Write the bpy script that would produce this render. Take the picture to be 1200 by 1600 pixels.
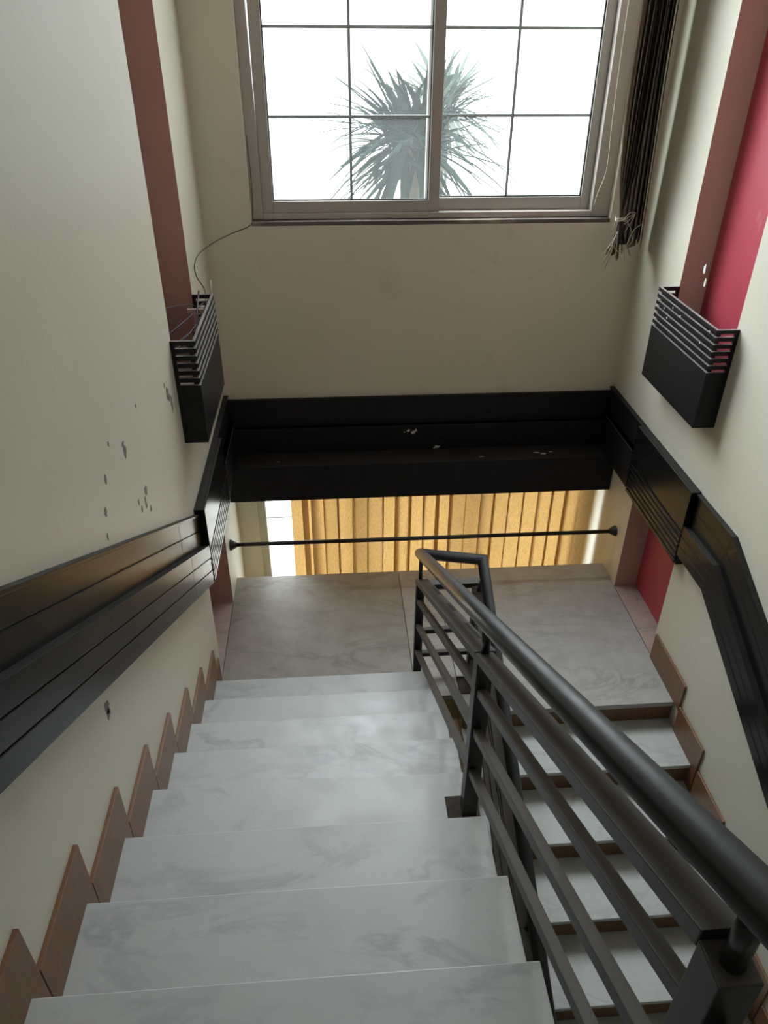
import bpy, math, random
from mathutils import Vector, Matrix
random.seed(7)
SC = bpy.context.scene
COL = SC.collection
for o in list(bpy.data.objects): bpy.data.objects.remove(o)

# ------------------------------------------------------------------ camera, world, exposure
fwd = Vector((0.06281, 0.83725, -0.54320)); rgt = Vector((0.99741, -0.07178, 0.00470)); upv = rgt.cross(fwd)
cd = bpy.data.cameras.new('camera'); cam = bpy.data.objects.new('camera', cd); COL.objects.link(cam)
cd.sensor_fit = 'VERTICAL'; cd.sensor_height = 36.0; cd.lens = 1169.28 / 1600 * 36
cd.clip_start = 0.02
m = Matrix((rgt, upv, -fwd)).transposed().to_4x4(); m.translation = Vector((0.6364, -2.7151, 2.8886))
cam.matrix_world = m
SC.camera = cam
SC.view_settings.view_transform = 'Standard'; SC.view_settings.look = 'None'
SC.view_settings.gamma = 1; SC.view_settings.use_curve_mapping = False
SC.view_settings.exposure = 0.0
SKY = 2.7; GLOW = 15.5
w = bpy.data.worlds.new('world'); SC.world = w; w.use_nodes = True
bg = w.node_tree.nodes['Background']; bg.inputs[0].default_value = (0.88, 0.97, 1.0, 1)
# overcast sky: even dome plus the wide bright glow of the veiled sun, high in front and to the left
wn_ = w.node_tree; tcw = wn_.nodes.new('ShaderNodeTexCoord'); vm = wn_.nodes.new('ShaderNodeVectorMath'); vm.operation = 'DOT_PRODUCT'
GL = Vector((-.45, .62, 1.02)).normalized(); vm.inputs[1].default_value = GL
wn_.links.new(tcw.outputs['Generated'], vm.inputs[0])
mrw = wn_.nodes.new('ShaderNodeMapRange'); mrw.interpolation_type = 'SMOOTHERSTEP'
mrw.inputs['From Min'].default_value = .45; mrw.inputs['From Max'].default_value = 1.0
mrw.inputs['To Min'].default_value = SKY; mrw.inputs['To Max'].default_value = SKY + GLOW
wn_.links.new(vm.outputs['Value'], mrw.inputs['Value']); wn_.links.new(mrw.outputs[0], bg.inputs[1])

def portal(name, loc, sx, sy, toward):
    l = bpy.data.lights.new(name, 'AREA'); l.shape = 'RECTANGLE'; l.size = sx; l.size_y = sy
    l.cycles.is_portal = True
    o = bpy.data.objects.new(name, l); COL.objects.link(o); o.location = loc
    o.rotation_euler = Vector(toward).to_track_quat('-Z', 'Y').to_euler()
    return o
portal('daylight_portal_back', (1.175, 1.48, 3.39), 1.84, 2.7, (0, -1, 0))
portal('daylight_portal_lower', (1.21, 1.48, -0.15), 2.2, 1.7, (0, -1, 0))
portal('added_fill_portal_front', (1.2, -4.92, 4.25), .6, .5, (0, 1, 0))  # guides sky light through the added front opening

# ------------------------------------------------------------------ measures
W = 2.330; R1 = 0.1628; T1 = 0.28; R2 = 0.1331; T2 = 0.2849; YR = -0.1438
G1, G2, GD = 0.208, 0.808, 0.134      # wall groove
YL = 1.043                             # landing far edge
YB = 1.371                             # back wall face
ZC = 5.0

# ------------------------------------------------------------------ materials
def new_mat(name):
    mt = bpy.data.materials.new(name); mt.use_nodes = True
    nt = mt.node_tree; b = nt.nodes['Principled BSDF']
    return mt, nt, b
def nd(nt, t, **k):
    n = nt.nodes.new(t)
    for a, v in k.items(): setattr(n, a, v)
    return n
def ramp(nt, stops):
    r = nd(nt, 'ShaderNodeValToRGB'); e = r.color_ramp.elements
    e[0].position, e[0].color = stops[0][0], stops[0][1]
    e[1].position, e[1].color = stops[-1][0], stops[-1][1]
    for p, c in stops[1:-1]:
        x = e.new(p); x.color = c
    return r
def g(v, a=1): return (v, v, v, a)
def noise(nt, scale, detail=4, dist=0.0, rough=.5, vec=None):
    n = nd(nt, 'ShaderNodeTexNoise'); n.inputs['Scale'].default_value = scale
    n.inputs['Detail'].default_value = detail; n.inputs['Distortion'].default_value = dist
    n.inputs['Roughness'].default_value = rough
    if vec is None:
        tc = nd(nt, 'ShaderNodeTexCoord'); vec = tc.outputs['Object']
    nt.links.new(vec, n.inputs['Vector'])
    return n
def mixc(nt, fac, a, b):
    mx = nd(nt, 'ShaderNodeMix', data_type='RGBA')
    for inp, v in ((mx.inputs[0], fac), (mx.inputs[6], a), (mx.inputs[7], b)):
        if hasattr(v, 'links') or hasattr(v, 'is_linked'): nt.links.new(v, inp)
        elif isinstance(v, (int, float)): inp.default_value = v
        else: inp.default_value = tuple(v) + ((1,) if len(v) == 3 else ())
    return mx.outputs[2]
def bump(nt, b, h, strength=.2, dist=.01):
    bp = nd(nt, 'ShaderNodeBump'); bp.inputs['Strength'].default_value = strength; bp.inputs['Distance'].default_value = dist
    nt.links.new(h, bp.inputs['Height']); nt.links.new(bp.outputs[0], b.inputs['Normal'])

def paint(name, c1, c2, rough=.55, stain=None, stain_th=.62):
    mt, nt, b = new_mat(name)
    n = noise(nt, 1.7, 5, .3); r = ramp(nt, [(.3, g(0)), (.7, g(1))]); nt.links.new(n.outputs[0], r.inputs[0])
    col = mixc(nt, r.outputs[0], c1, c2)
    if stain:
        n2 = noise(nt, 3.1, 7, .8, .65); r2 = ramp(nt, [(stain_th, g(0)), (stain_th + .14, g(.8))]); nt.links.new(n2.outputs[0], r2.inputs[0])
        col = mixc(nt, r2.outputs[0], col, stain)
    nt.links.new(col, b.inputs['Base Color']); b.inputs['Roughness'].default_value = rough
    n3 = noise(nt, 40, 4); n4 = noise(nt, 5, 3)
    ad = nd(nt, 'ShaderNodeMath', operation='ADD'); nt.links.new(n3.outputs[0], ad.inputs[0]); nt.links.new(n4.outputs[0], ad.inputs[1])
    bump(nt, b, ad.outputs[0], .12, .006)
    return mt
M = {}
M['cream'] = paint('cream_wall_paint', (.70, .675, .575), (.66, .635, .53), .5, (.60, .56, .44))
M['cream_back'] = paint('cream_back_wall_paint', (.75, .695, .575), (.71, .655, .53), .55, (.65, .58, .45), .58)
M['red'] = paint('red_wall_paint', (.50, .07, .105), (.43, .055, .085), .42, (.60, .24, .27), .66)
M['mauve'] = paint('mauve_wall_paint', (.54, .385, .33), (.50, .35, .30), .5)
M['plaster'] = paint('grey_bare_plaster', (.23, .225, .21), (.15, .15, .14), .8)
M['putty'] = paint('white_putty', (.75, .74, .70), (.6, .59, .55), .8)
M['slab'] = paint('olive_slab_paint', (.42, .36, .16), (.36, .30, .13), .6)

def dusty(name, base, dust, rough=.35, amt=.8, spec=.22, var=(1.4, 1.4, 1.4), edge=True):
    mt, nt, b = new_mat(name)
    geo = nd(nt, 'ShaderNodeNewGeometry'); sp = nd(nt, 'ShaderNodeSeparateXYZ'); nt.links.new(geo.outputs['Normal'], sp.inputs[0])
    r = ramp(nt, [(.55, g(0)), (.9, g(1))]); nt.links.new(sp.outputs[2], r.inputs[0])
    n = noise(nt, 9, 6, .5, .6); rn = ramp(nt, [(.25, g(.35)), (.75, g(1))]); nt.links.new(n.outputs[0], rn.inputs[0])
    mu = nd(nt, 'ShaderNodeMath', operation='MULTIPLY'); nt.links.new(r.outputs[0], mu.inputs[0]); nt.links.new(rn.outputs[0], mu.inputs[1])
    mu2 = nd(nt, 'ShaderNodeMath', operation='MULTIPLY'); nt.links.new(mu.outputs[0], mu2.inputs[0]); mu2.inputs[1].default_value = amt
    n2 = noise(nt, 30, 5); r2 = ramp(nt, [(.3, g(0)), (.8, g(1))]); nt.links.new(n2.outputs[0], r2.inputs[0])
    b.inputs['Specular IOR Level'].default_value = spec
    bc = mixc(nt, r2.outputs[0], base, tuple(min(1, base[i] * var[i] + .004) for i in range(3)))
    c = mixc(nt, mu2.outputs[0], bc, dust); nt.links.new(c, b.inputs['Base Color'])
    rr = nd(nt, 'ShaderNodeMapRange'); rr.inputs['To Min'].default_value = rough; rr.inputs['To Max'].default_value = .8
    nt.links.new(mu2.outputs[0], rr.inputs['Value']); nt.links.new(rr.outputs[0], b.inputs['Roughness'])
    n5 = noise(nt, 14, 3); bump(nt, b, n5.outputs[0], .15, .004)
    return mt
M['black'] = dusty('black_gloss_enamel', (.007, .007, .007), (.035, .030, .025), .24, .7)
M['black_matt'] = dusty('black_satin_enamel', (.010, .010, .012), (.035, .030, .025), .5, .8)
M['box_black'] = dusty('dusty_black_box_paint', (.009, .009, .010), (.36, .33, .31), .4, .95)
M['metal'] = dusty('dark_grey_enamelled_steel', (.022, .021, .021), (.125, .105, .088), .42, .85, .45)
M['tube'] = dusty('worn_black_handrail_enamel', (.014, .015, .017), (.045, .048, .053), .30, .6, .6)

def marble(name, base, warm, vein, vsc=1.6, rough=.3, seed=0, warm_amt=.5):
    mt, nt, b = new_mat(name)
    tc = nd(nt, 'ShaderNodeTexCoord'); mp = nd(nt, 'ShaderNodeMapping'); mp.inputs['Location'].default_value = (seed, seed * .7, seed * .3)
    mp.inputs['Rotation'].default_value = (0, 0, .6); mp.inputs['Scale'].default_value = (1, 2.2, 2.2)
    nt.links.new(tc.outputs['Object'], mp.inputs[0])
    n1 = noise(nt, vsc, 8, .7, .62, mp.outputs[0])
    r1 = ramp(nt, [(.46, g(0)), (.505, g(1)), (.54, g(0))]); nt.links.new(n1.outputs[0], r1.inputs[0])
    n2 = noise(nt, 2.3, 6, .4, .6, mp.outputs[0]); r2 = ramp(nt, [(.35, g(0)), (.75, g(1))]); nt.links.new(n2.outputs[0], r2.inputs[0])
    mu = nd(nt, 'ShaderNodeMath', operation='MULTIPLY'); nt.links.new(r1.outputs[0], mu.inputs[0]); nt.links.new(r2.outputs[0], mu.inputs[1])
    n3 = noise(nt, 7, 8, .3, .7); r3 = ramp(nt, [(.35, g(0)), (.7, g(1))]); nt.links.new(n3.outputs[0], r3.inputs[0])
    m3 = nd(nt, 'ShaderNodeMath', operation='MULTIPLY'); nt.links.new(r3.outputs[0], m3.inputs[0]); m3.inputs[1].default_value = warm_amt
    c = mixc(nt, m3.outputs[0], base, warm)
    n4 = noise(nt, 60, 3); r4 = ramp(nt, [(.72, g(0)), (.8, g(.25))]); nt.links.new(n4.outputs[0], r4.inputs[0])
    c = mixc(nt, mu.outputs[0], c, vein); c = mixc(nt, r4.outputs[0], c, (.16, .14, .11))
    nt.links.new(c, b.inputs['Base Color'])
    rr = nd(nt, 'ShaderNodeMapRange'); rr.inputs['To Min'].default_value = rough; rr.inputs['To Max'].default_value = rough + .2
    nt.links.new(r3.outputs[0], rr.inputs['Value']); nt.links.new(rr.outputs[0], b.inputs['Roughness'])
    return mt
M['marble'] = marble('grey_veined_white_marble', (.50, .51, .51), (.42, .42, .40), (.31, .32, .33), 1.5, .38, 2.0)
M['marble_r'] = marble('pale_marble_lower_flight', (.55, .565, .56), (.46, .45, .41), (.34, .34, .33), 1.4, .36, 5.0)
M['marble_l'] = marble('worn_landing_marble', (.43, .405, .375), (.35, .31, .27), (.26, .24, .22), 1.7, .47, 9.0, .8)
M['marble_d'] = marble('dirty_landing_marble', (.345, .32, .285), (.27, .235, .20), (.20, .18, .16), 1.7, .47, 9.0, .8)
M['marble_g'] = marble('greyish_landing_marble', (.46, .455, .44), (.37, .345, .32), (.28, .27, .26), 1.7, .47, 19.0, .8)
M['marble_p'] = marble('pinkish_worn_marble', (.52, .45, .41), (.38, .30, .26), (.26, .22, .2), 1.7, .4, 12.0, .8)

def woodtile(name, c1, c2):
    mt, nt, b = new_mat(name)
    tc = nd(nt, 'ShaderNodeTexCoord'); mp = nd(nt, 'ShaderNodeMapping'); mp.inputs['Scale'].default_value = (30, 30, 2.0)
    nt.links.new(tc.outputs['Object'], mp.inputs[0])
    n = noise(nt, 3, 6, .5, .6, mp.outputs[0]); r = ramp(nt, [(.3, g(0)), (.7, g(1))]); nt.links.new(n.outputs[0], r.inputs[0])
    c = mixc(nt, r.outputs[0], c1, c2); nt.links.new(c, b.inputs['Base Color']); b.inputs['Roughness'].default_value = .4
    return mt
M['tile'] = woodtile('brown_wood_look_tile', (.22, .112, .053), (.16, .078, .036))
M['riser'] = woodtile('brown_riser_tile', (.20, .105, .05), (.14, .07, .032))
M['upvc'] = paint('grimy_window_frame', (.50, .47, .43), (.43, .40, .36), .4, (.30, .27, .23))
M['grime'] = paint('window_sill_grime', (.17, .145, .12), (.11, .09, .075), .8, (.40, .36, .30), .55)
M['gasket'] = dusty('black_gasket', (.02, .02, .02), (.03, .03, .03), .6, .2)
M['muntin'] = dusty('glare_grey_glazing_bar', (.34, .38, .37), (.36, .40, .39), .5, .2)  # sky glare over the bars is painted in as a lighter grey

def glass(name, dust):
    mt = bpy.data.materials.new(name); mt.use_nodes = True; nt = mt.node_tree; nt.nodes.clear()
    out = nd(nt, 'ShaderNodeOutputMaterial'); tr = nd(nt, 'ShaderNodeBsdfTransparent'); tl = nd(nt, 'ShaderNodeBsdfTranslucent')
    gl = nd(nt, 'ShaderNodeBsdfGlossy'); gl.inputs['Roughness'].default_value = .05
    tl.inputs[0].default_value = (.85, .9, .9, 1)
    n = noise(nt, 6, 5, .4); mr = nd(nt, 'ShaderNodeMapRange'); mr.inputs['To Min'].default_value = dust * .7; mr.inputs['To Max'].default_value = dust * 1.3
    nt.links.new(n.outputs[0], mr.inputs['Value'])
    m1 = nd(nt, 'ShaderNodeMixShader'); nt.links.new(mr.outputs[0], m1.inputs[0]); nt.links.new(tr.outputs[0], m1.inputs[1]); nt.links.new(tl.outputs[0], m1.inputs[2])
    fr = nd(nt, 'ShaderNodeFresnel'); fr.inputs[0].default_value = 1.45
    geo = nd(nt, 'ShaderNodeNewGeometry'); fm = nd(nt, 'ShaderNodeMath', operation='SUBTRACT'); fm.inputs[0].default_value = 1.0; nt.links.new(geo.outputs['Backfacing'], fm.inputs[1])
    f2 = nd(nt, 'ShaderNodeMath', operation='MULTIPLY'); nt.links.new(fr.outputs[0], f2.inputs[0]); nt.links.new(fm.outputs[0], f2.inputs[1])
    m2 = nd(nt, 'ShaderNodeMixShader'); nt.links.new(f2.outputs[0], m2.inputs[0]); nt.links.new(m1.outputs[0], m2.inputs[1]); nt.links.new(gl.outputs[0], m2.inputs[2])
    nt.links.new(m2.outputs[0], out.inputs[0]); return mt
M['glass'] = glass('dusty_window_glass', .022)

def fabric(name, c1, c2, trans, tcol):
    mt = bpy.data.materials.new(name); mt.use_nodes = True; nt = mt.node_tree; nt.nodes.clear()
    out = nd(nt, 'ShaderNodeOutputMaterial'); df = nd(nt, 'ShaderNodeBsdfDiffuse'); tl = nd(nt, 'ShaderNodeBsdfTranslucent')
    tc = nd(nt, 'ShaderNodeTexCoord'); mp = nd(nt, 'ShaderNodeMapping'); mp.inputs['Scale'].default_value = (90, 90, 16)
    nt.links.new(tc.outputs['Object'], mp.inputs[0])
    n = noise(nt, 3, 3, 0, .6, mp.outputs[0]); r = ramp(nt, [(.35, g(0)), (.65, g(1))]); nt.links.new(n.outputs[0], r.inputs[0])
    c = mixc(nt, r.outputs[0], c1, c2); nt.links.new(c, df.inputs[0])
    c2_ = mixc(nt, r.outputs[0], tcol, tuple(v * .72 for v in tcol)); nt.links.new(c2_, tl.inputs[0])
    mx = nd(nt, 'ShaderNodeMixShader'); mx.inputs[0].default_value = trans
    nt.links.new(df.outputs[0], mx.inputs[1]); nt.links.new(tl.outputs[0], mx.inputs[2]); nt.links.new(mx.outputs[0], out.inputs[0])
    return mt
M['tan'] = fabric('tan_woven_blind_fabric', (.55, .42, .24), (.46, .33, .17), .5, (.90, .70, .42))
M['taupe'] = fabric('taupe_blind_fabric', (.24, .20, .165), (.18, .15, .12), .12, (.5, .4, .3))
M['taupe_l'] = fabric('faded_taupe_blind_fabric', (.46, .40, .32), (.38, .32, .26), .2, (.5, .42, .32))
M['leaf'] = fabric('palm_leaf', (.022, .034, .026), (.012, .022, .017), .2, (.03, .05, .03))
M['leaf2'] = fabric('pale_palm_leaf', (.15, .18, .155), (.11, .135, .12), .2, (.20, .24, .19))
M['bark'] = paint('palm_bark', (.2, .16, .11), (.12, .1, .07), .9)
M['cord'] = paint('off_white_cord', (.55, .50, .42), (.42, .38, .3), .7)
M['wire'] = paint('brown_black_cable', (.03, .022, .02), (.05, .03, .028), .5)
M['wire_grey'] = paint('grey_cable', (.10, .10, .085), (.07, .07, .06), .6)
M['white'] = paint('white_plastic', (.62, .60, .52), (.55, .53, .46), .4)
M['ceil'] = paint('white_ceiling_paint', (.75, .74, .70), (.72, .71, .66), .7)
M['ground'] = paint('pale_concrete_yard', (.55, .54, .50), (.45, .44, .40), .9)
M['dirty'] = dusty('rusty_base_plate', (.035, .026, .020), (.075, .055, .042), .7, .8)

# ------------------------------------------------------------------ mesh helper
class MB:
    def __init__(s): s.v = []; s.f = []; s.mi = []
    def add(s, vs, fs, mi=0):
        b = len(s.v); s.v += [tuple(v) for v in vs]; s.f += [tuple(b + i for i in f) for f in fs]; s.mi += [mi] * len(fs); return s
    def box(s, x0, x1, y0, y1, z0, z1, mi=0):
        vs = [(x, y, z) for z in (z0, z1) for y in (y0, y1) for x in (x0, x1)]
        return s.add(vs, [(0, 2, 3, 1), (4, 5, 7, 6), (0, 1, 5, 4), (2, 6, 7, 3), (0, 4, 6, 2), (1, 3, 7, 5)], mi)
    def hexa(s, a, b, mi=0):            # two quads a (4), b (4) joined
        return s.add(list(a) + list(b), [(3, 2, 1, 0), (4, 5, 6, 7), (0, 1, 5, 4), (1, 2, 6, 5), (2, 3, 7, 6), (3, 0, 4, 7)], mi)
    def prism(s, poly, ax, a0, a1, mi=0):   # poly in the other two axes
        def mk(p, a):
            if ax == 'x': return (a, p[0], p[1])
            if ax == 'y': return (p[0], a, p[1])
            return (p[0], p[1], a)
        n = len(poly); vs = [mk(p, a0) for p in poly] + [mk(p, a1) for p in poly]
        fs = [tuple(range(n - 1, -1, -1)), tuple(range(n, 2 * n))] + [(i, (i + 1) % n, n + (i + 1) % n, n + i) for i in range(n)]
        return s.add(vs, fs, mi)
    def bar(s, p, q, wx, h, mi=0):      # bar with vertical-cut ends; wx in x, h vertical height (centre line p-q)
        A = []; B = []
        for P, L in ((p, A), (q, B)):
            for dx, dz in ((-1, -1), (1, -1), (1, 1), (-1, 1)): L.append((P[0] + dx * wx / 2, P[1], P[2] + dz * h / 2))
        return s.hexa(A, B, mi)
    def tube(s, pts, r, n=12, mi=0, cap=True):
        pts = [Vector(p) for p in pts]; rings = []
        prev = None
        for i, p in enumerate(pts):
            if i == 0: d = pts[1] - p
            elif i == len(pts) - 1: d = p - pts[i - 1]
            else: d = (pts[i + 1] - p).normalized() + (p - pts[i - 1]).normalized()
            d.normalize()
            if prev is None:
                a = d.orthogonal().normalized()
            else:
                a = prev - d * prev.dot(d); a.normalize()
            prev = a; b = d.cross(a)
            rr = r[i] if isinstance(r, (list, tuple)) else r
            # miter widening
            k = 1.0
            if 0 < i < len(pts) - 1:
                c = (pts[i + 1] - p).normalized().dot(d); k = 1 / max(c, .6)
                # widen only in bend plane
                bend = ((pts[i + 1] - p).normalized() - (p - pts[i - 1]).normalized())
                if bend.length > 1e-4: bend.normalize()
                else: bend = None
            else: bend = None
            ring = []
            for j in range(n):
                t = 2 * math.pi * j / n; o = a * math.cos(t) * rr + b * math.sin(t) * rr
                if bend is not None: o = o + bend * (o.dot(bend) * (k - 1))
                ring.append(p + o)
            rings.append(ring)
        vs = [v for rg in rings for v in rg]; fs = []
        for i in range(len(pts) - 1):
            for j in range(n): fs.append((i * n + j, i * n + (j + 1) % n, (i + 1) * n + (j + 1) % n, (i + 1) * n + j))
        if cap: fs.append(tuple(range(n - 1, -1, -1))); fs.append(tuple((len(pts) - 1) * n + j for j in range(n)))
        return s.add(vs, fs, mi)
    def ribbon(s, pts, wdirs, w, t, mi=0):    # thin strip: centre points, width directions, widths
        A = []
        for i, p in enumerate(pts):
            p = Vector(p); wd = Vector(wdirs[i] if isinstance(wdirs, list) else wdirs).normalized()
            d = (Vector(pts[min(i + 1, len(pts) - 1)]) - Vector(pts[max(i - 1, 0)])).normalized(); nrm = wd.cross(d).normalized()
            ww = w[i] if isinstance(w, list) else w
            A.append([p - wd * ww / 2 - nrm * t / 2, p + wd * ww / 2 - nrm * t / 2, p + wd * ww / 2 + nrm * t / 2, p - wd * ww / 2 + nrm * t / 2])
        vs = [v for q in A for v in q]; fs = []
        for i in range(len(pts) - 1):
            for j in range(4): fs.append((4 * i + j, 4 * i + (j + 1) % 4, 4 * i + 4 + (j + 1) % 4, 4 * i + 4 + j))
        e = 4 * (len(pts) - 1); fs.append((3, 2, 1, 0)); fs.append((e, e + 1, e + 2, e + 3))
        return s.add(vs, fs, mi)
    def build(s, name, mats, parent=None, bevel=0, smooth=False, origin=None):
        me = bpy.data.meshes.new(name)
        o0 = Vector(origin) if origin else Vector((0, 0, 0))
        me.from_pydata([tuple(Vector(v) - o0) for v in s.v], [], s.f)
        if not isinstance(mats, (list, tuple)): mats = [mats]
        for mt in mats: me.materials.append(mt)
        for p, i in zip(me.polygons, s.mi): p.material_index = i; p.use_smooth = smooth
        me.update()
        import bmesh
        bm = bmesh.new(); bm.from_mesh(me); bmesh.ops.recalc_face_normals(bm, faces=bm.faces); bm.to_mesh(me); bm.free()
        o = bpy.data.objects.new(name, me); COL.objects.link(o)
        if parent:
            o.parent = parent; o.location = o0 - parent.location if not parent.parent else o0 - parent.location - parent.parent.location
        else: o.location = o0
        if bevel:
            b = o.modifiers.new('bevel', 'BEVEL'); b.width = bevel; b.segments = 2; b.limit_method = 'ANGLE'
        return o
def empty(name, loc, label=None, cat=None, group=None):
    o = bpy.data.objects.new(name, None); COL.objects.link(o); o.location = loc; o.empty_display_size = .1
    return tag(o, label, cat, group)
def tag(o, label=None, cat=None, group=None, kind=None):
    if label: o['label'] = label
    if cat: o['category'] = cat
    if group: o['group'] = group
    if kind: o['kind'] = kind
    return o
def st(o, label=None): return tag(o, label, None, None, 'structure')
def blob(mb, axis, c, a, b, r, mi, inward, seed):
    rnd = random.Random(seed); pts = []
    n = 14
    for i in range(n):
        t = 2 * math.pi * i / n; k = r * (.55 + .6 * rnd.random())
        pts.append((c[0] + a * k * math.cos(t), c[1] + b * k * math.sin(t)))
    mb.prism(pts, axis, inward[0], inward[1], mi)

# ------------------------------------------------------------------ structure: walls
# left wall
mb = MB(); TH = .3
mb.box(-TH, 0, -4.7, G1, -2.6, ZC, 0)
mb.box(-TH, -GD, G1, G2, -2.6, ZC, 1)
mb.box(-GD, 0, G1, G2, .98, 1.50, 0)
mb.box(-TH, 0, G2, YB, -2.6, ZC, 0)
wl = st(mb.build('wall_left', [M['cream'], M['red'], M['mauve']]), 'cream painted left wall with a recessed red groove beside the window wall')
for p in wl.data.polygons:
    c = p.center
    if abs(c.y - G2) < .01 and c.x > -TH + .02 and p.normal.y < -.9: p.material_index = 2
mb = MB()
mb.box(W, W + TH, -4.7, G1, -2.6, ZC, 0)
mb.box(W + GD, W + TH, G1, G2, -2.6, ZC, 1)
mb.box(W, W + GD, G1, G2, .98, 1.50, 0)
mb.box(W, W + TH, G2, YB, -2.6, ZC, 0)
wr = st(mb.build('wall_right', [M['cream'], M['red'], M['mauve']]), 'cream painted right wall with a recessed red groove')
for p in wr.data.polygons:
    c = p.center
    if abs(c.y - G2) < .01 and p.normal.y < -.9: p.material_index = 2
# back wall with two openings
WX0, WX1, WZ0, WZ1 = .250, 2.140, 2.024, 4.75
LX0, LX1, LZ0, LZ1 = .13, 2.255, -1.0, .70
mb = MB()
mb.box(-TH, W + TH, YB, YB + .1, WZ1, ZC); mb.box(-TH, WX0, YB, YB + .1, WZ0, WZ1); mb.box(WX1, W + TH, YB, YB + .1, WZ0, WZ1)
mb.box(-TH, W + TH, YB, YB + .1, LZ1, WZ0)
mb.box(-TH, LX0, YB, YB + .1, LZ0, LZ1); mb.box(LX1, W + TH, YB, YB + .1, LZ0, LZ1); mb.box(-TH, W + TH, YB, YB + .1, -2.6, LZ0)
st(mb.build('wall_back', M['cream_back']), 'cream wall under and around the big window')
mb = MB()
FX0, FX1, FZ0, FZ1 = .9, 1.5, 4.0, 4.5  # opening added high behind the camera, out of view, for fill light
mb.box(-TH, W + TH, -4.9, -4.7, FZ1, ZC); mb.box(-TH, W + TH, -4.9, -4.7, -2.6, FZ0)
mb.box(-TH, FX0, -4.9, -4.7, FZ0, FZ1); mb.box(FX1, W + TH, -4.9, -4.7, FZ0, FZ1)
st(mb.build('wall_front', M['cream']))
st(MB().box(-TH, W + TH, -4.9, YB + .1, ZC, ZC + .15).build('ceiling', M['ceil']))
st(MB().box(-TH, W + TH, -4.9, YB + .1, -2.75, -2.6).build('floor', M['marble_l']), 'floor at the bottom of the stairwell')

# peeled paint patches, on both side walls (chips of bare plaster)
mb = MB()
for i, (y, z, a, b) in enumerate([(-.654, 1.805, .016, .022), (-.66, 1.83, .012, .012), (.01, 1.70, .02, .03), (.055, 1.64, .014, .035), (.03, 1.675, .014, .02), (-.02, 1.745, .008, .01),
                                  (-.52, 1.585, .016, .02), (-.545, 1.55, .01, .03), (-.60, 1.56, .008, .014), (-.62, 1.60, .006, .012), (-1.258, 1.345, .020, .026), (-1.262, 1.325, .012, .02),
                                  (-.931, 1.764, .01, .018), (-.875, 1.833, .01, .016), (-.96, 1.70, .006, .012), (-.5, 1.50, .008, .012), (-.79, 1.90, .007, .01), (-.45, 1.86, .006, .006), (-.86, 1.30, .006, .01)]):
    mb = MB(); blob(mb, 'x', (y, z), a / 1.0, b / 1.0, 1, 0, (0, .0012), i); mb.build('peeled_patch', M['plaster'], wl)
mb = MB()
for i, (y, z, a, b) in enumerate([(.6, 1.98, .012, .025), (.57, 1.93, .010, .02), (.10, 1.090, .03, .008), (-.02, 1.086, .03, .006), (-.20, 1.084, .03, .006), (.15, 1.10, .014, .014), (.4, 1.089, .03, .006), (.55, 1.088, .03, .005), (.3, 1.088, .02, .006),
                                  (.8, 1.14, .01, .012), (1.0, 1.13, .01, .02)]):
    mb = MB(); blob(mb, 'x', (y, z), a, b, 1, 0, (W - .0012, W), i + 40); mb.build('peeled_patch', M['putty'], wr)

# landing floor: marble slabs over a painted slab
lf = empty('floor', (0, 0, 0)); lf.name = 'floor'; st(lf, 'marble floor of the stair landing')
sl = []
gap = .0018
MB().box(0 + gap, 1.011 - gap, -.0, YL, -.03, 0).build('marble_slab', M['marble_d'], lf)
MB().prism([(1.011 + gap, -.02), (1.237 - gap, -.02), (1.237 - gap, YL), (1.011 + gap, YL)], 'z', -.03, 0).build('marble_slab', M['marble_l'], lf)
MB().box(1.237 + gap, W - gap, YR, YL, -.03, 0).build('marble_slab', M['marble_g'], lf, .003)
MB().box(-GD, 0 - gap, G1, G2, -.03, 0).build('border_strip', M['marble_p'], lf)
MB().box(W + gap, W + GD, G1, G2, -.03, 0).build('border_strip', M['marble_p'], lf)
MB().prism([(0.001, -.0), (1.237, -.0), (1.237, YR + .03), (W - .001, YR + .03), (W - .001, YL - .02), (0.001, YL - .02)], 'z', -.20, -.0305).build('landing_slab', M['slab'], lf)

# upper landing behind the camera
st(MB().box(0, W, -4.7, -13 * T1 + .28 - .02, 12 * R1 - .0, 12 * R1 + .15).build('floor', M['marble']))

# ------------------------------------------------------------------ staircases
def xr(k): return 1.085 - .0087 * k
N1 = 12
s1 = empty('marble_staircase', (0, 0, 0), 'upper stair flight with grey-veined white marble treads along the left wall', 'staircase')
for k in range(1, N1 + 1):
    mb = MB(); y0 = -(k - 1) * T1; y1 = -k * T1 - .02
    mb.box(.001, xr(k), y1, y0, k * R1 - .022, k * R1)
    mb.build('tread', M['marble'], s1, .0025)
    MB().box(.001, xr(k) - .035, y0 - .035, y0 - .015, (k - 1) * R1 + (.0005), k * R1 - .0225).build('riser', M['riser'], s1)
# painted concrete flight under the treads
poly = []
for k in range(1, N1 + 1):
    poly += [(-(k - 1) * T1 - .035, (k - 1) * R1 - (.0 if k > 1 else .0)), (-(k - 1) * T1 - .035, k * R1 - .023)]
poly = [(-.035, -.2)] + poly + [(-N1 * T1 - .02, N1 * R1 - .023), (-N1 * T1 - .02, N1 * R1 - .24)]
MB().prism(poly, 'x', .001, 1.0 - .02, 0).build('concrete_flight', M['slab'], s1)

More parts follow.
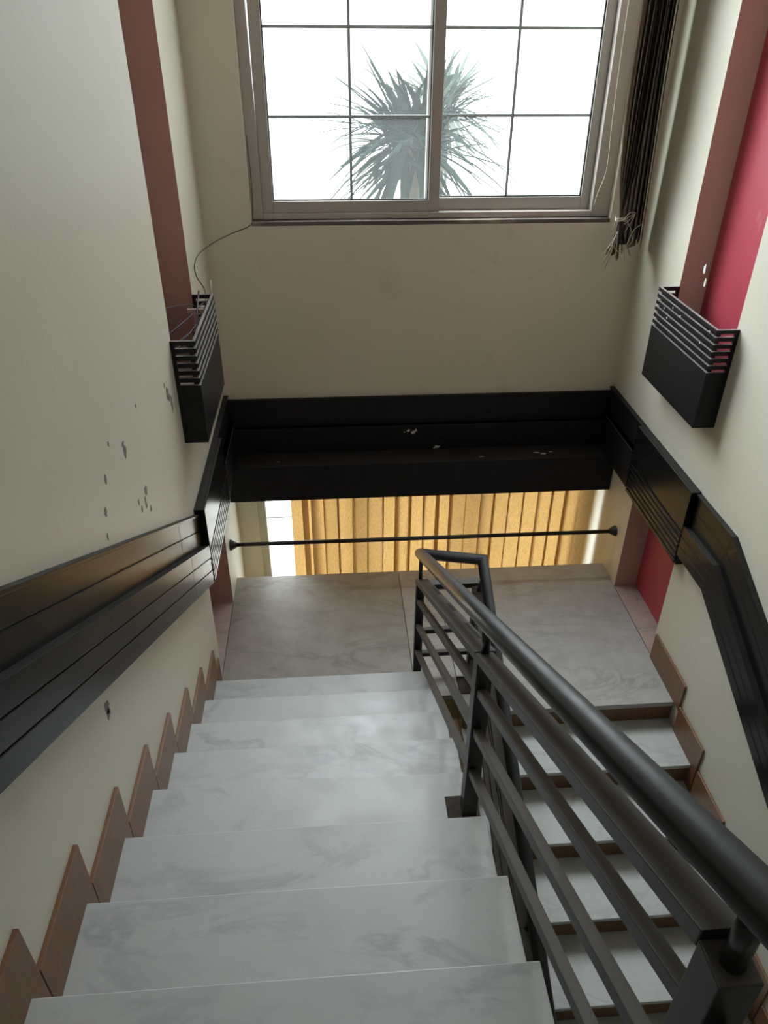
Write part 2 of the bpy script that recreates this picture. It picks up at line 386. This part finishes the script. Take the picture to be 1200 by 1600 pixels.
N2 = 9
s2 = empty('marble_staircase', (1.3, YR, -R2), 'lower stair flight with pale marble treads and brown risers along the right wall', 'staircase')
XL = 1.237
for j in range(1, N2 + 1):
    yn = YR - j * T2
    MB().box(XL, W - .001, yn, yn + T2 + .02, -j * R2 - .022, -j * R2).build('tread', M['marble_r'], s2, .0025)
for j in range(0, N2 + 1):
    yn = YR - j * T2
    MB().box(XL + .01, W - .001, yn + .012, yn + .03, -(j + 1) * R2 + .0005, -j * R2 - (.0305 if j == 0 else .0225)).build('riser', M['riser'], s2)
poly = []
for j in range(0, N2 + 1):
    yn = YR - j * T2 + .031
    poly += [(yn, -j * R2 - .023 if j else -.032), (yn, -(j + 1) * R2 - .023)]
poly = [(YR + .031 + .0, -.5)] + poly[1:] 
poly = [(-.115, -.22)] + [(p[0], p[1]) for p in poly[1:]] + [(YR - (N2 + 1) * T2, -(N2 + 1) * R2 - .023), (YR - (N2 + 1) * T2, -(N2 + 1) * R2 - .2)]
MB().prism(poly, 'x', XL + .02, W - .002, 0).build('concrete_flight', M['slab'], s2)

# stepped skirting tiles
mb = MB(); sk = .012
mb.box(0, sk, .052, .135, .001, .19)
for k in range(1, N1 + 1):
    mb.box(0, sk, -k * T1 + .052, -(k - 1) * T1 + .049, (k - 1) * R1 + .002, k * R1 + .16)
st(mb.build('baseboard_left', M['tile'], None, .0015), 'stepped brown wood-look skirting tiles beside the upper flight')
mb = MB()
mb.box(W - sk, W, -.20, G1 - .022, .0005, .168)
for j in range(1, N2 + 1):
    a = YR - (j - 1) * T2 - .06; b = YR - j * T2 - .05
    mb.box(W - sk, W, b, a + .0, -(j + 1) * R2 + .002, -j * R2 + .165)
st(mb.build('baseboard_right', M['tile'], None, .0015), 'stepped brown wood-look skirting tiles beside the lower flight')

# ------------------------------------------------------------------ black trim bands
def strip(mb, path, o0, o1, x0, x1, vertical=False, mi=0):
    """strip between offsets o0..o1 above the path (y,z), extruded x0..x1"""
    P = [Vector(p) for p in path]; A = []; B = []
    for i, p in enumerate(P):
        if vertical: nrm = Vector((0, 1))
        else:
            ds = []
            if i > 0: ds.append((P[i] - P[i - 1]).normalized())
            if i < len(P) - 1: ds.append((P[i + 1] - P[i]).normalized())
            ns = [Vector((d.y, -d.x)) for d in ds]; ns = [n if n.y > 0 else -n for n in ns]
            if len(ns) == 2:
                b = (ns[0] + ns[1]).normalized(); nrm = b / b.dot(ns[0])
            else:
                nrm = ns[0] if i else Vector((0, 1))
        A.append(p + nrm * o0); B.append(p + nrm * o1)
    for i in range(len(P) - 1):
        a = [(x0, A[i].x, A[i].y), (x0, A[i + 1].x, A[i + 1].y), (x0, B[i + 1].x, B[i + 1].y), (x0, B[i].x, B[i].y)]
        b = [(x1, q[1], q[2]) for q in a]; mb.hexa(a, b, mi)
def band(side, path, H, hl, vertical):
    mb = MB(); X = (lambda t: t) if side < 0 else (lambda t: W - t)
    def s_(a, b, t):
        x0, x1 = X(0), X(t); strip(mb, path, a, b, min(x0, x1), max(x0, x1), vertical)
    gz = .003
    s_(0, hl * .34 - gz, .046); s_(hl * .34 - gz, hl * .34 + gz, .041); s_(hl * .34 + gz, hl * .67 - gz, .046); s_(hl * .67 - gz, hl * .67 + gz, .042); s_(hl * .67 + gz, hl, .048)
    hm = (hl + H) / 2
    s_(hl, hm - gz, .020); s_(hm - gz, hm + gz, .016); s_(hm + gz, H - .012, .020); s_(H - .012, H, .026)
    return mb
pl = [(.135, .676), (-.2485, .676 + .556 * .3835)]; pl2 = [(-.2515, .676 + .556 * .3865), (-4.5, .676 + .556 * 4.635)]
lb = band(-1, pl, .385, .215, True); lb2 = band(-1, pl2, .385, .215, True); lb.add(lb2.v, lb2.f)
st(lb.build('trim_1', M['black'], None, .0015), 'broad black stepped wall band climbing with the stairs on the left wall')
pr_ = [(.132, .735), (-.145, .738), (-3.5, .738 - .496 * 3.355)]
st(band(1, pr_, .345, .165, False).build('trim_2', M['black'], None, .0015), 'black stepped wall band bending down along the right wall')
# butt joints on left band
# back band and short side bands
mb = MB()
mb.box(.0, W, YB - .022, YB, .885, 1.045); mb.box(0, W, YB - .028, YB, 1.045, 1.06); mb.box(.0, W, YB - .05, YB, .70, .885)
mb.box(0, W, YB - .055, YB, .873, .885)
bk = mb.build('trim_3', [M['black_matt']], None, .0015); st(bk, 'black moulded band across the back wall above the shelf')
for sx, nm in ((0, 'trim_4'), (1, 'trim_5')):
    mb = MB(); f = (lambda a, b: (a, b)) if sx == 0 else (lambda a, b: (W - b, W - a))
    ya, yb = .835, YB - .0
    mb.box(*f(0, .022), ya, yb, .93, 1.075); mb.box(*f(0, .028), ya, yb, 1.075, 1.085); mb.box(*f(0, .05), ya, yb, .70, .93); mb.box(*f(0, .055), ya, yb, .918, .93)
    st(mb.build(nm, M['black_matt'], None, .0015), 'short black band on the %s wall beside the shelf' % ('left' if sx == 0 else 'right'))
mb = MB()
for i, (x, z, a, b) in enumerate([(1.085, .85, .012, .008), (1.115, .838, .016, .012), (1.13, .85, .008, .008), (1.06, .84, .006, .004), (1.262, .735, .02, .010), (1.245, .725, .006, .005)]):
    mb = MB(); blob(mb, 'y', (x, z), a, b, 1, 0, (YB - .0515, YB - .05), i + 80); mb.build('paint_chip', M['putty'], bk)

# ------------------------------------------------------------------ pelmet shelf
pm = empty('pelmet_shelf', (W / 2, 1.25, .49), 'long black boxed shelf spanning the back wall above the tan blinds', 'shelf')
MB().box(.002, W - .002, 1.150, 1.172, .487, .722).build('front_board', M['black_matt'], pm, .002)
MB().box(.002, W - .002, 1.172, YB - .051, .700, .722).build('top_board', M['black_matt'], pm)
mb = MB()
for i, (x, y, a, b) in enumerate([(1.86, 1.23, .02, .006), (1.90, 1.215, .02, .008), (1.95, 1.235, .014, .005), (1.52, 1.2, .02, .003), (.3, 1.21, .01, .003)]):
    mb = MB(); blob(mb, 'z', (x, y), a, b, 1, 0, (.722, .7228), i + 120); mb.build('paint_chip', M['putty'], pm)

# ------------------------------------------------------------------ slatted covers over the groove
def cover(side, label):
    X = (lambda a, b: (a, b)) if side < 0 else (lambda a, b: (W - b, W - a))
    c = empty('slatted_panel', (0 if side < 0 else W, .48, .67), label, 'wall panel', )
    y0, y1 = .134, .833
    MB().box(*X(.0005, .036), y0, y1, .670, 1.085).build('board', M['black'], c, .002)
    MB().box(*X(.036, .050), y0, y1, .868, 1.085).build('face_board', M['black'], c, .003)
    z = .680
    for i in range(6):
        MB().box(*X(.036, .050), y0 + .004, y1 - .004, z, z + .019).build('slat', M['black'], c, .002); z += .031
    return c
cover(-1, 'black panel with ribbed lower half on the left wall beside the upper stair band')
cover(1, 'black panel with ribbed lower half on the right wall above the red groove')

# ------------------------------------------------------------------ louvred wall boxes
def wall_box(side, label):
    X = (lambda a, b: (a, b)) if side < 0 else (lambda a, b: (W - b, W - a))
    b = empty('louvred_wall_box', (0 if side < 0 else W, .49, 1.39), label, 'wall lamp box')
    y0, y1, zt, zb = .182, .812, 1.845, 1.395
    pz, h, D, t = .0312, .0185, .100, .013
    def ring(z0, z1, nm, tt=t, inset=0):
        mb = MB(); mb.box(*X(D - tt, D), y0, y1, z0, z1)
        mb.box(*X(.016, D - tt), y0, y0 + tt, z0, z1); mb.box(*X(.016, D - tt), y1 - tt, y1, z0, z1)
        return mb.build(nm, M['box_black'], b, .0012)
    for i in range(6): ring(zt - i * pz - h, zt - i * pz, 'slat')
    zs = zt - 6 * pz
    ring(zb, zs, 'box_panel')
    # frame strips against the wall, inner battens that carry the slats, closed bottom
    for ya in (y0, y1 - t): MB().box(*X(0, .016), ya, ya + t, zb, zt).build('frame_strip', M['box_black'], b)
    for ya in (y0 + .12, y1 - .14):
        MB().box(*X(D - t - .010, D - t), ya, ya + .03, zb + .01, zt - .004).build('inner_batten', M['black_matt'], b)
    MB().box(*X(.001, D - t), y0 + t, y1 - t, zb, zb + .012).build('bottom_board', M['box_black'], b)
    MB().box(*X(D - t - .016, D - t - .011), y0 + t + .002, y1 - t - .002, zb + .012, zt - .02).build('backing_board', M['black_matt'], b)
    return b
wall_box(-1, 'louvred black box on the left wall, with loose cables inside')
rb = wall_box(1, 'louvred black box on the right wall over the red groove')
mb = MB()
for i, (y, z) in enumerate([(.30, 1.75), (.53, 1.79), (.62, 1.80), (.24, 1.82), (.71, 1.77), (.66, 1.74)]):
    mb = MB(); blob(mb, 'x', (y, z), .005, .006, 1, 0, (W - .1006, W - .0998), 160 + i); mb.build('paint_chip', M['putty'], rb)

# things inside the left box
ft = empty('tube_lamp_fitting', (-.05, .70, 1.70), 'small cream lamp fitting inside the left louvred box', 'lamp')
MB().box(-.02, .055, .742, .756, 1.775, 1.795).build('fitting_body', M['white'], ft, .002)
MB().tube([(.018, .749, 1.785), (.018, .749, 1.60)], .011, 12).build('lamp_tube', M['white'], ft, 0, True)
MB().box(-.01, .05, .735, .765, 1.585, 1.605).build('lamp_holder', M['white'], ft, .002)
def spline(pts, n=8):
    P = [Vector(p) for p in pts]; P = [P[0] * 2 - P[1]] + P + [P[-1] * 2 - P[-2]]; out = []
    for i in range(1, len(P) - 2):
        for k in range(n):
            t = k / n; a, b, c, d = P[i - 1:i + 3]
            out.append(.5 * ((2 * b) + (c - a) * t + (2 * a - 5 * b + 4 * c - d) * t * t + (3 * b - a - 3 * c + d) * t ** 3))
    out.append(P[-2]); return out
wires = [([(-.128, .24, 1.86), (-.06, .40, 1.90), (.03, .60, 1.86), (.05, .70, 1.78)], .0022, 'thin brown cable arching over the red groove into the left box'),
         ([(-.125, .25, 1.78), (-.05, .38, 1.80), (.02, .55, 1.82), (.06, .72, 1.83)], .0035, 'dark cable rising diagonally inside the left box'),
         ([(-.12, .27, 1.76), (-.03, .42, 1.75), (.05, .60, 1.76), (.07, .68, 1.70)], .0035, 'dark cable sagging level inside the left box'),
         ([(-.10, .25, 1.66), (-.05, .33, 1.74), (.03, .45, 1.78), (.06, .62, 1.80)], .0035, 'dark cable curling up from the bottom of the left box'),
         ([(-.07, .22, 1.65), (-.04, .30, 1.73), (.02, .40, 1.75), (.05, .36, 1.66)], .003, 'looped dark cable at the near end of the left box'),
         ([(.045, .74, 1.88), (.05, .60, 1.83), (.052, .50, 1.74), (.04, .48, 1.62)], .004, 'pale-tipped cable hanging by the slats of the left box')]
for p, r, lab in wires:
    tag(MB().tube(spline(p), r, 6).build('electric_cable', M['wire'], None, 0, True), lab, 'cable', 'loose cables in the left wall box')
tag(MB().tube([(.085, .800, 1.80), (.088, .845, 1.90)], .004, 6).build('metal_pin', M['cord'], None, 0, True), 'thin pale pin sticking up at the far corner of the left box', 'pin')
cb = [(.262, YB - .012, 2.45), (.268, YB - .014, 2.25), (.262, YB - .012, 2.10), (.245, YB - .02, 2.035), (.15, 1.30, 2.005), (.07, 1.20, 1.985), (.028, .99, 1.985), (.022, .85, 1.965), (.025, .855, 1.91), (.045, .90, 1.84), (.06, .80, 1.79)]
tag(MB().tube(spline(cb), .0026, 8).build('electric_cable', M['wire_grey'], None, 0, True), 'grey cable looping from the window corner down to the left box', 'cable')

# ------------------------------------------------------------------ upper window
def window(name, x0, x1, z0, z1, yf, label, muntx, muntz, split):
    wn = empty(name, ((x0 + x1) / 2, yf, z0)); st(wn, label)
    fw = .055
    # dirty sill strip + outer frame
    MB().box(x0, x1 + .012, yf - .038, yf + .12, z0, z0 + .020).build('window_sill', M['grime'], wn, .002)
    mb = MB(); a, c = z0 + .022, z1
    mb.box(x1 - .085, x1 + .012, yf + .004, yf + .12, a, c); mb.prism([(x0, a), (x0 + .058, a), (x0 + .058, a + .3), (x0 + .026, c), (x0, c)], 'y', yf + .004, yf + .12)
    mb.box(x0 + .058, x1 - .085, yf + .004, yf + .12, a, a + .03); mb.box(x0 + .058, x1 - .085, yf + .004, yf + .12, c - .04, c)
    mb.build('window_frame', M['upvc'], wn, .003)
    # two sliding sashes
    for si, (sx0, sx1, yy) in enumerate(((x0 + .058, split + .036, yf + .016), (split - .036, x1 - .085, yf + .056))):
        mb = MB(); b0, b1 = a + .03, c - .04
        lw, rw = (.056, .058) if si == 0 else (.070, .048)
        bt = .058 if si == 0 else .062
        mb.box(sx0, sx0 + lw, yy, yy + .035, b0, b1); mb.box(sx1 - rw, sx1, yy, yy + .035, b0, b1)
        mb.box(sx0 + lw, sx1 - rw, yy, yy + .035, b0, b0 + bt); mb.box(sx0 + lw, sx1 - rw, yy, yy + .035, b1 - .07, b1)
        sh = mb.build('sash', M['upvc'], wn, .003)
        gx0, gx1, gz0, gz1 = sx0 + lw, sx1 - rw, b0 + bt, b1 - .07
        mb = MB(); e = .006
        mb.box(gx0, gx0 + e, yy + .010, yy + .022, gz0, gz1); mb.box(gx1 - e, gx1, yy + .010, yy + .022, gz0, gz1)
        mb.box(gx0 + e, gx1 - e, yy + .010, yy + .022, gz0, gz0 + e)
        mb.build('gasket', M['gasket'], sh)
        MB().box(gx0, gx1, yy + .016, yy + .020, gz0, gz1).build('glass_pane', M['glass'], sh)
        mb = MB(); bw = .0068
        mx = muntx[si]
        mb.box(mx - bw, mx + bw, yy + .0205, yy + .027, gz0, gz1)
        for z in muntz: mb.box(gx0, mx - bw, yy + .0205, yy + .027, z - bw, z + bw); mb.box(mx + bw, gx1, yy + .0205, yy + .027, z - bw, z + bw)
        mb.build('glazing_bar', M['muntin'], sh)
    return wn
wn = window('window_1', .250, 2.128, 2.024, WZ1, YB + .04, 'big two-sash window with thin glazing bars coloured pale with glare', (.770, 1.592), (2.520, 2.892, 3.264, 3.636, 4.008), 1.192)
# ------------------------------------------------------------------ lower window
wn2 = empty('window_2', (1.2, YB, LZ0)); st(wn2, 'bright lower window behind the tan blinds')
mb = MB(); yy = YB + .01
for xa, xb in ((LX0, LX0 + .05), (LX1 - .05, LX1), (.70, .78), (1.42, 1.50)): mb.box(xa, xb, yy, yy + .05, LZ0 + .05, LZ1 - .05)
mb.box(LX0, LX1, yy, yy + .05, LZ0, LZ0 + .05); mb.box(LX0, LX1, yy, yy + .05, LZ1 - .05, LZ1)
mb.build('window_frame', M['white'], wn2, .003)
MB().box(LX0 + .05, LX1 - .05, yy + .02, yy + .024, LZ0 + .05, LZ1 - .05).build('glass_pane', M['glass'], wn2)
MB().box(LX0 + .05, .70, yy + .0245, yy + .03, .198, .206).build('glazing_bar', M['muntin'], wn2)
wn3 = empty('added_fill_window', (1.2, -4.8, FZ0)); st(wn3)  # unseen window, added only to bring in fill light
mb = MB(); mb.box(FX0, FX0 + .05, -4.82, -4.77, FZ0, FZ1); mb.box(FX1 - .05, FX1, -4.82, -4.77, FZ0, FZ1); mb.box(FX0 + .05, FX1 - .05, -4.82, -4.77, FZ0, FZ0 + .05); mb.box(FX0 + .05, FX1 - .05, -4.82, -4.77, FZ1 - .05, FZ1)
mb.build('window_frame', M['upvc'], wn3)

# ------------------------------------------------------------------ tan vertical blinds
vb = empty('vertical_blind', (1.3, 1.28, .66), 'tan woven vertical blinds glowing with daylight below the black shelf', 'blind')
MB().box(.20, 2.29, 1.262, 1.302, .655, .685).build('head_rail', M['white'], vb, .002)
rnd = random.Random(3)
xs = [.405, .455, .52, .60, .69, .79, .885, .975, 1.06, 1.145, 1.235, 1.32, 1.405, 1.51, 1.60, 1.69, 1.785, 1.88, 1.975, 2.065, 2.15, 2.235]
yaw = [6, 50, 35, -20, 14, 10, -10, 5, 4, -3, 5, 3, -4, 6, 16, -8, 4, 3, 4, 3, 5, -25]
for i, x in enumerate(xs):
    a = math.radians(yaw[i]); wd = (math.cos(a), math.sin(a), 0); lean = rnd.uniform(-.012, .012)
    cur = [(x + lean * t / 8, 1.282 + .006 * (i % 2), .652 - 1.55 * t / 8) for t in range(9)]
    # slight cup across the slat made from two strips
    MB().ribbon(cur, wd, .108, .0012).build('slat', M['tan'], vb)

# guard rail
gr = empty('guard_rail', (W / 2, .95, .315), 'thin black pipe rail fixed wall to wall at the landing edge', 'rail')
MB().tube([(.012, .95, .316), (W - .012, .95, .312)], .0125, 16).build('pipe', M['tube'], gr, 0, True)
for s_ in (0, 1):
    x0, x1, x2 = (0.0005, .008, .04) if s_ == 0 else (W - .0005, W - .008, W - .04)
    MB().tube([(x0, .95, .315), (x1, .95, .315), (x2, .95, .315)], [.034, .032, .0155], 20).build('flange', M['tube'], gr, 0, True)

# ------------------------------------------------------------------ stair railing
ra = empty('stair_railing', (1.0, .16, 0), 'black steel railing with round handrail turning back between the two stair flights', 'railing')
xa = lambda y: 1.033 + (y - .16) * .0112           # plane of the upper-flight railing (centre)
ztop = lambda y: .612 + (.16 - y) * .6055           # underside-top line of the flat box rail
PY = (.165, -1.265, -2.366, -3.75)
def post(x, y, z0, z1, s=.046): return MB().box(x - s / 2, x + s / 2, y - s / 2, y + s / 2, z0, z1)
zb_ = (0.0, 5 * R1, 9 * R1, 12 * R1 + .15)
for i, y in enumerate(PY):
    x = xa(y)
    post(x, y, zb_[i], ztop(y) - (.016 if i != 1 else .002), .040 if i == 0 else .046).build('post', M['metal'], ra, .002)
MB().box(xa(PY[1]) - .068, xa(PY[1]) + .035, PY[1] - .035, PY[1] + .052, 5 * R1, 5 * R1 + .005).build('base_plate', M['dirty'], ra, .002)
MB().box(xa(PY[2]) - .05, xa(PY[2]) + .05, PY[2] - .05, PY[2] + .05, 9 * R1, 9 * R1 + .005).build('base_plate', M['dirty'], ra, .002)
for a, b, wd_ in ((PY[0] + .02, PY[1] + .018, .060), (PY[1] + .006, PY[2] + .024, .048)):
    dx = (wd_ - .046) / 2
    tb = MB().bar((xa(a) + dx, a, ztop(a) - .002), (xa(b) + dx, b, ztop(b) - .002), wd_, .030).build('top_bar', M['metal'], ra, .002)
    if wd_ > .05:
        for ya, yb in ((-.10, -.31), (-.52, -.67), (-.88, -1.10)):
            MB().bar((xa(ya) + .024, ya, ztop(ya) + .013), (xa(yb) + .024, yb, ztop(yb) + .013), .013, .0012).build('slot', M['gasket'], tb)
a, b = PY[2] - .10, PY[3]
MB().bar((xa(a), a, ztop(a)), (xa(b), b, ztop(b)), .046, .030).build('top_bar', M['metal'], ra, .002)
for off in (.125, .285, .46):
    for a, b in ((PY[0] - .02, PY[1] + .023), (PY[1] - .023, PY[2] + .023), (PY[2] - .023, PY[3] + .02)):
        MB().bar((xa(a) - .004, a, ztop(a) - off), (xa(b) - .004, b, ztop(b) - off), .024, .030).build('lower_bar', M['metal'], ra, .002)
# cross members at the turn
XA2, YA2 = 1.300, .10
xA, yA = xa(PY[0]), PY[0]
post(XA2, YA2 - .02, 0, .60, .04).build('post', M['metal'], ra, .002)
MB().box(XA2 - .062, XA2 + .03, -.018, YA2 + .005, 0, .006).build('base_plate', M['dirty'], ra, .002)
def crossbar(z, h, wy, x1): return MB().box(xA + .015, x1, yA - wy / 2 - .01, yA + wy / 2 - .01, z - h / 2, z + h / 2)
crossbar(.592, .030, .046, XA2 + .022).build('top_bar', M['metal'], ra, .002)
crossbar(.295, .026, .026, XA2).build('lower_bar', M['metal'], ra, .002); crossbar(.135, .026, .026, XA2).build('lower_bar', M['metal'], ra, .002); 
# lower-flight side
sl2 = -.467
zt2 = lambda y: .60 + (y - YA2) * -sl2 * 1.0
PR = (-1.22, -2.5)
for y in PR:
    k = max(1, math.ceil((YR - y) / T2)); post(XA2, y, -k * R2, zt2(y), .044).build('post', M['metal'], ra, .002)
    MB().box(XA2 - .045, XA2 + .045, y - .045, y + .045, -k * R2, -k * R2 + .005).build('base_plate', M['dirty'], ra, .002)
for a, b in ((YA2, PR[0]), (PR[0], PR[1])):
    MB().bar((XA2, a, zt2(a)), (XA2, b, zt2(b)), .046, .030).build('top_bar', M['metal'], ra, .002)
    for off in (.125, .285, .44):
        MB().bar((XA2, a - .02, zt2(a) - off), (XA2, b + .02, zt2(b) - off), .022, .028).build('lower_bar', M['metal'], ra, .002)
# round handrail: down the upper flight, round the turn, down the lower flight
HR = .0265
hz = lambda y: .768 + (.16 - y) * .579
hA = Vector((1.033, .185, .760)); hB = Vector((1.330, .150, .735))
hN = Vector((1.006, -2.367, 2.232)); hU = hA + (hN - hA) * 1.5
hD = Vector((1.312, .150 - 2.65, .735 - 2.65 * .467))
MB().tube([hU, hA + (hN - hA) * .5, hA, hB, hD], HR, 24).build('handrail', M['tube'], ra, 0, True)
for y in (PY[0], PY[1], PY[2]):
    f = (hA.y - y) / (hA.y - hN.y); c = hA + (hN - hA) * f
    MB().tube([(c.x + .0, y, ztop(y) + .012 if y != PY[2] else ztop(y) - .016), (c.x, y, c.z - HR * .6)], .0095 if y == PY[0] else .013, 14).build('standoff', M['tube'], ra, 0, True)
for y in (PR[0], -.3):
    MB().tube([(XA2 + .006, y, zt2(y)), (1.318, y, .735 + (y - .15) * .467 - .01)], .011, 12).build('standoff', M['tube'], ra, 0, True)
MB().tube([(XA2 + .006, YA2 - .02, .59), (1.326, YA2 - .02, .70)], .0095, 12).build('standoff', M['tube'], ra, 0, True)

# ------------------------------------------------------------------ bundled upper blinds beside the window
ub = empty('vertical_blind', (2.17, 1.22, 4.40), 'dark taupe vertical blind slats tied in a bundle right of the big window', 'blind')
MB().box(.30, 2.30, 1.20, 1.24, 4.42, 4.46).build('head_rail', M['white'], ub, .002)
rnd = random.Random(11)
# front group, gathered and tied
tie = Vector((2.133, 1.205, 2.075))
for i in range(7):
    u = i / 6 - .5
    top = Vector((2.150 + u * .09, 1.22, 4.42)); mid = Vector((2.128 + u * .085, 1.205 + rnd.uniform(-.012, .012), 3.0)); lo = Vector((2.130 + u * .07, 1.20 + rnd.uniform(-.01, .01), 2.35))
    tail = Vector((2.09 + i * .018, 1.18 + rnd.uniform(-.02, .02), 1.905 + rnd.uniform(-.03, .03)))
    pts = spline([top, mid, lo, tie + Vector((u * .016, u * .01, 0)), tail], 6)
    n = len(pts); wd = []; wl_ = []
    for k, p in enumerate(pts):
        zz = p.z; a = math.radians(62 + 30 * u) 
        wd.append((math.cos(a), math.sin(a), 0)); wl_.append(.10 if zz > 2.6 else (.022 + .078 * max(0, (zz - 2.075) / .525) if zz > 2.075 else .022 + .04 * (2.075 - zz) / .17))
    MB().ribbon(pts, wd, wl_, .0012).build('slat', M['taupe_l'] if i in (0, 2) else M['taupe'], ub)
# rear group, hanging lower and wider
for i in range(7):
    u = i / 6 - .5
    top = Vector((2.215 + u * .06, 1.24, 4.42)); mid = Vector((2.205 + u * .075, 1.235 + rnd.uniform(-.01, .01), 3.0)); lo = Vector((2.215 + u * .09, 1.23, 2.3)); end = Vector((2.225 + u * .10, 1.235, 1.945 + rnd.uniform(-.03, .02)))
    a = math.radians(20 + 50 * (u + .5)); pts = spline([top, mid, lo, end], 5)
    MB().ribbon(pts, (math.cos(a), math.sin(a), 0), .10, .0012).build('slat', M['taupe'], ub)
# weights and cords at the ends
tc_ = empty('tie_cord', tuple(tie), 'off-white knotted string around the taupe blind bundle', 'string')
for k in range(3):
    pts = [tie + Vector((.026 * math.cos(t), .024 * math.sin(t), .006 * k - .006 + .004 * math.sin(3 * t))) for t in [2 * math.pi * j / 18 for j in range(19)]]
    MB().tube(pts, .0028, 6).build('cord_turn', M['cord'], tc_, 0, True)
for k, (dx, dz, ex) in enumerate([(-.05, -.02, -.035), (.05, -.01, .045), (.03, .03, .06), (-.03, -.06, -.05), (.02, -.10, .07)]):
    p0 = tie + Vector((0, -.03, 0)); MB().tube(spline([p0, p0 + Vector((dx, -.01, .03 + dz * .3)), p0 + Vector((ex, 0, dz)), p0 + Vector((dx * .4, .0, dz - .05))]), .0016, 6).build('cord_loop', M['cord'], tc_, 0, True)
bc = [(2.10, 1.165, 1.96), (2.115, 1.16, 1.935), (2.14, 1.16, 1.925), (2.165, 1.16, 1.94), (2.18, 1.165, 1.985), (2.20, 1.17, 2.03), (2.235, 1.175, 2.055)]
tag(MB().tube(spline(bc), .0024, 6).build('bead_chain', M['cord'], None, 0, True), 'thin beaded chain sagging below the tied taupe blinds', 'chain')
for k, (x0, z0, x1, z1) in enumerate([(2.115, 2.02, 2.062, 1.87), (2.12, 2.02, 2.078, 1.84), (2.118, 2.02, 2.052, 1.905)]):
    MB().tube([(x0, 1.175, z0), ((x0 + x1) / 2 + .004, 1.165, (z0 + z1) / 2), (x1, 1.165, z1)], .0022, 6).build('cord_tail', M['cord'], tc_, 0, True)
pc = [(2.045, 1.32, 4.38), (2.045, 1.32, 3.0), (2.05, 1.315, 2.55), (2.058, 1.31, 2.30), (2.03, 1.31, 2.18), (2.02, 1.31, 2.12)]
tag(MB().tube(spline(pc), .0022, 6).build('pull_cord', M['cord'], None, 0, True), 'thin pale pull cord hanging along the right side of the window frame', 'cord')

# ------------------------------------------------------------------ outside: palm and yard
st(MB().box(-14, 16, YB + .3, 40, -3.2, -3.0).build('floor', M['ground']))
def leaf(mb, c, d, L, wv, droop, mi=0):
    c = Vector(c); d = Vector(d).normalized(); side = d.cross(Vector((0, 0, 1))); side = side.normalized() if side.length > .05 else Vector((1, 0, 0))
    pts = []; ws = []
    for k in range(6):
        t = k / 5; pts.append(c + d * L * t + Vector((0, 0, -droop * L * t * t))); ws.append(wv * (math.sin(math.pi * min(.97, .12 + t * .86)) + .02))
    mb.ribbon(pts, side, ws, .003, mi)
def palm(name, head, mats, n, L, seed, label, bias):
    rnd = random.Random(seed); o = empty(name, (head[0], head[1], -3.0), label, 'palm tree')
    MB().tube([(head[0], head[1], -3.0), (head[0] + .04, head[1], -1), (head[0] - .02, head[1], head[2])], [.13, .1, .07], 14).build('trunk', M['bark'], o, 0, True)
    mb = MB()
    for i in range(n):
        th = rnd.uniform(0, 2 * math.pi); el = rnd.uniform(-.75, 1.25); d = (math.cos(th) * math.cos(el) + bias[0], math.sin(th) * math.cos(el) * .8, math.sin(el) + bias[1])
        off = Vector((rnd.gauss(0, .05), rnd.gauss(0, .05), rnd.gauss(0, .08)))
        leaf(mb, Vector(head) + off, d, L * rnd.uniform(.65, 1.1), rnd.uniform(.030, .058), rnd.uniform(.05, .55))
    mb.build('leaf_crown', mats, o)
palm('palm_tree', (1.34, 3.8, 2.12), M['leaf'], 230, .84, 5, 'spiky dark green palm crown outside the left sash of the big window', (-.12, 0))
palm('palm_tree', (1.76, 5.4, 2.22), M['leaf2'], 150, .72, 8, 'paler palm crown outside the right sash of the big window', (.10, .1))
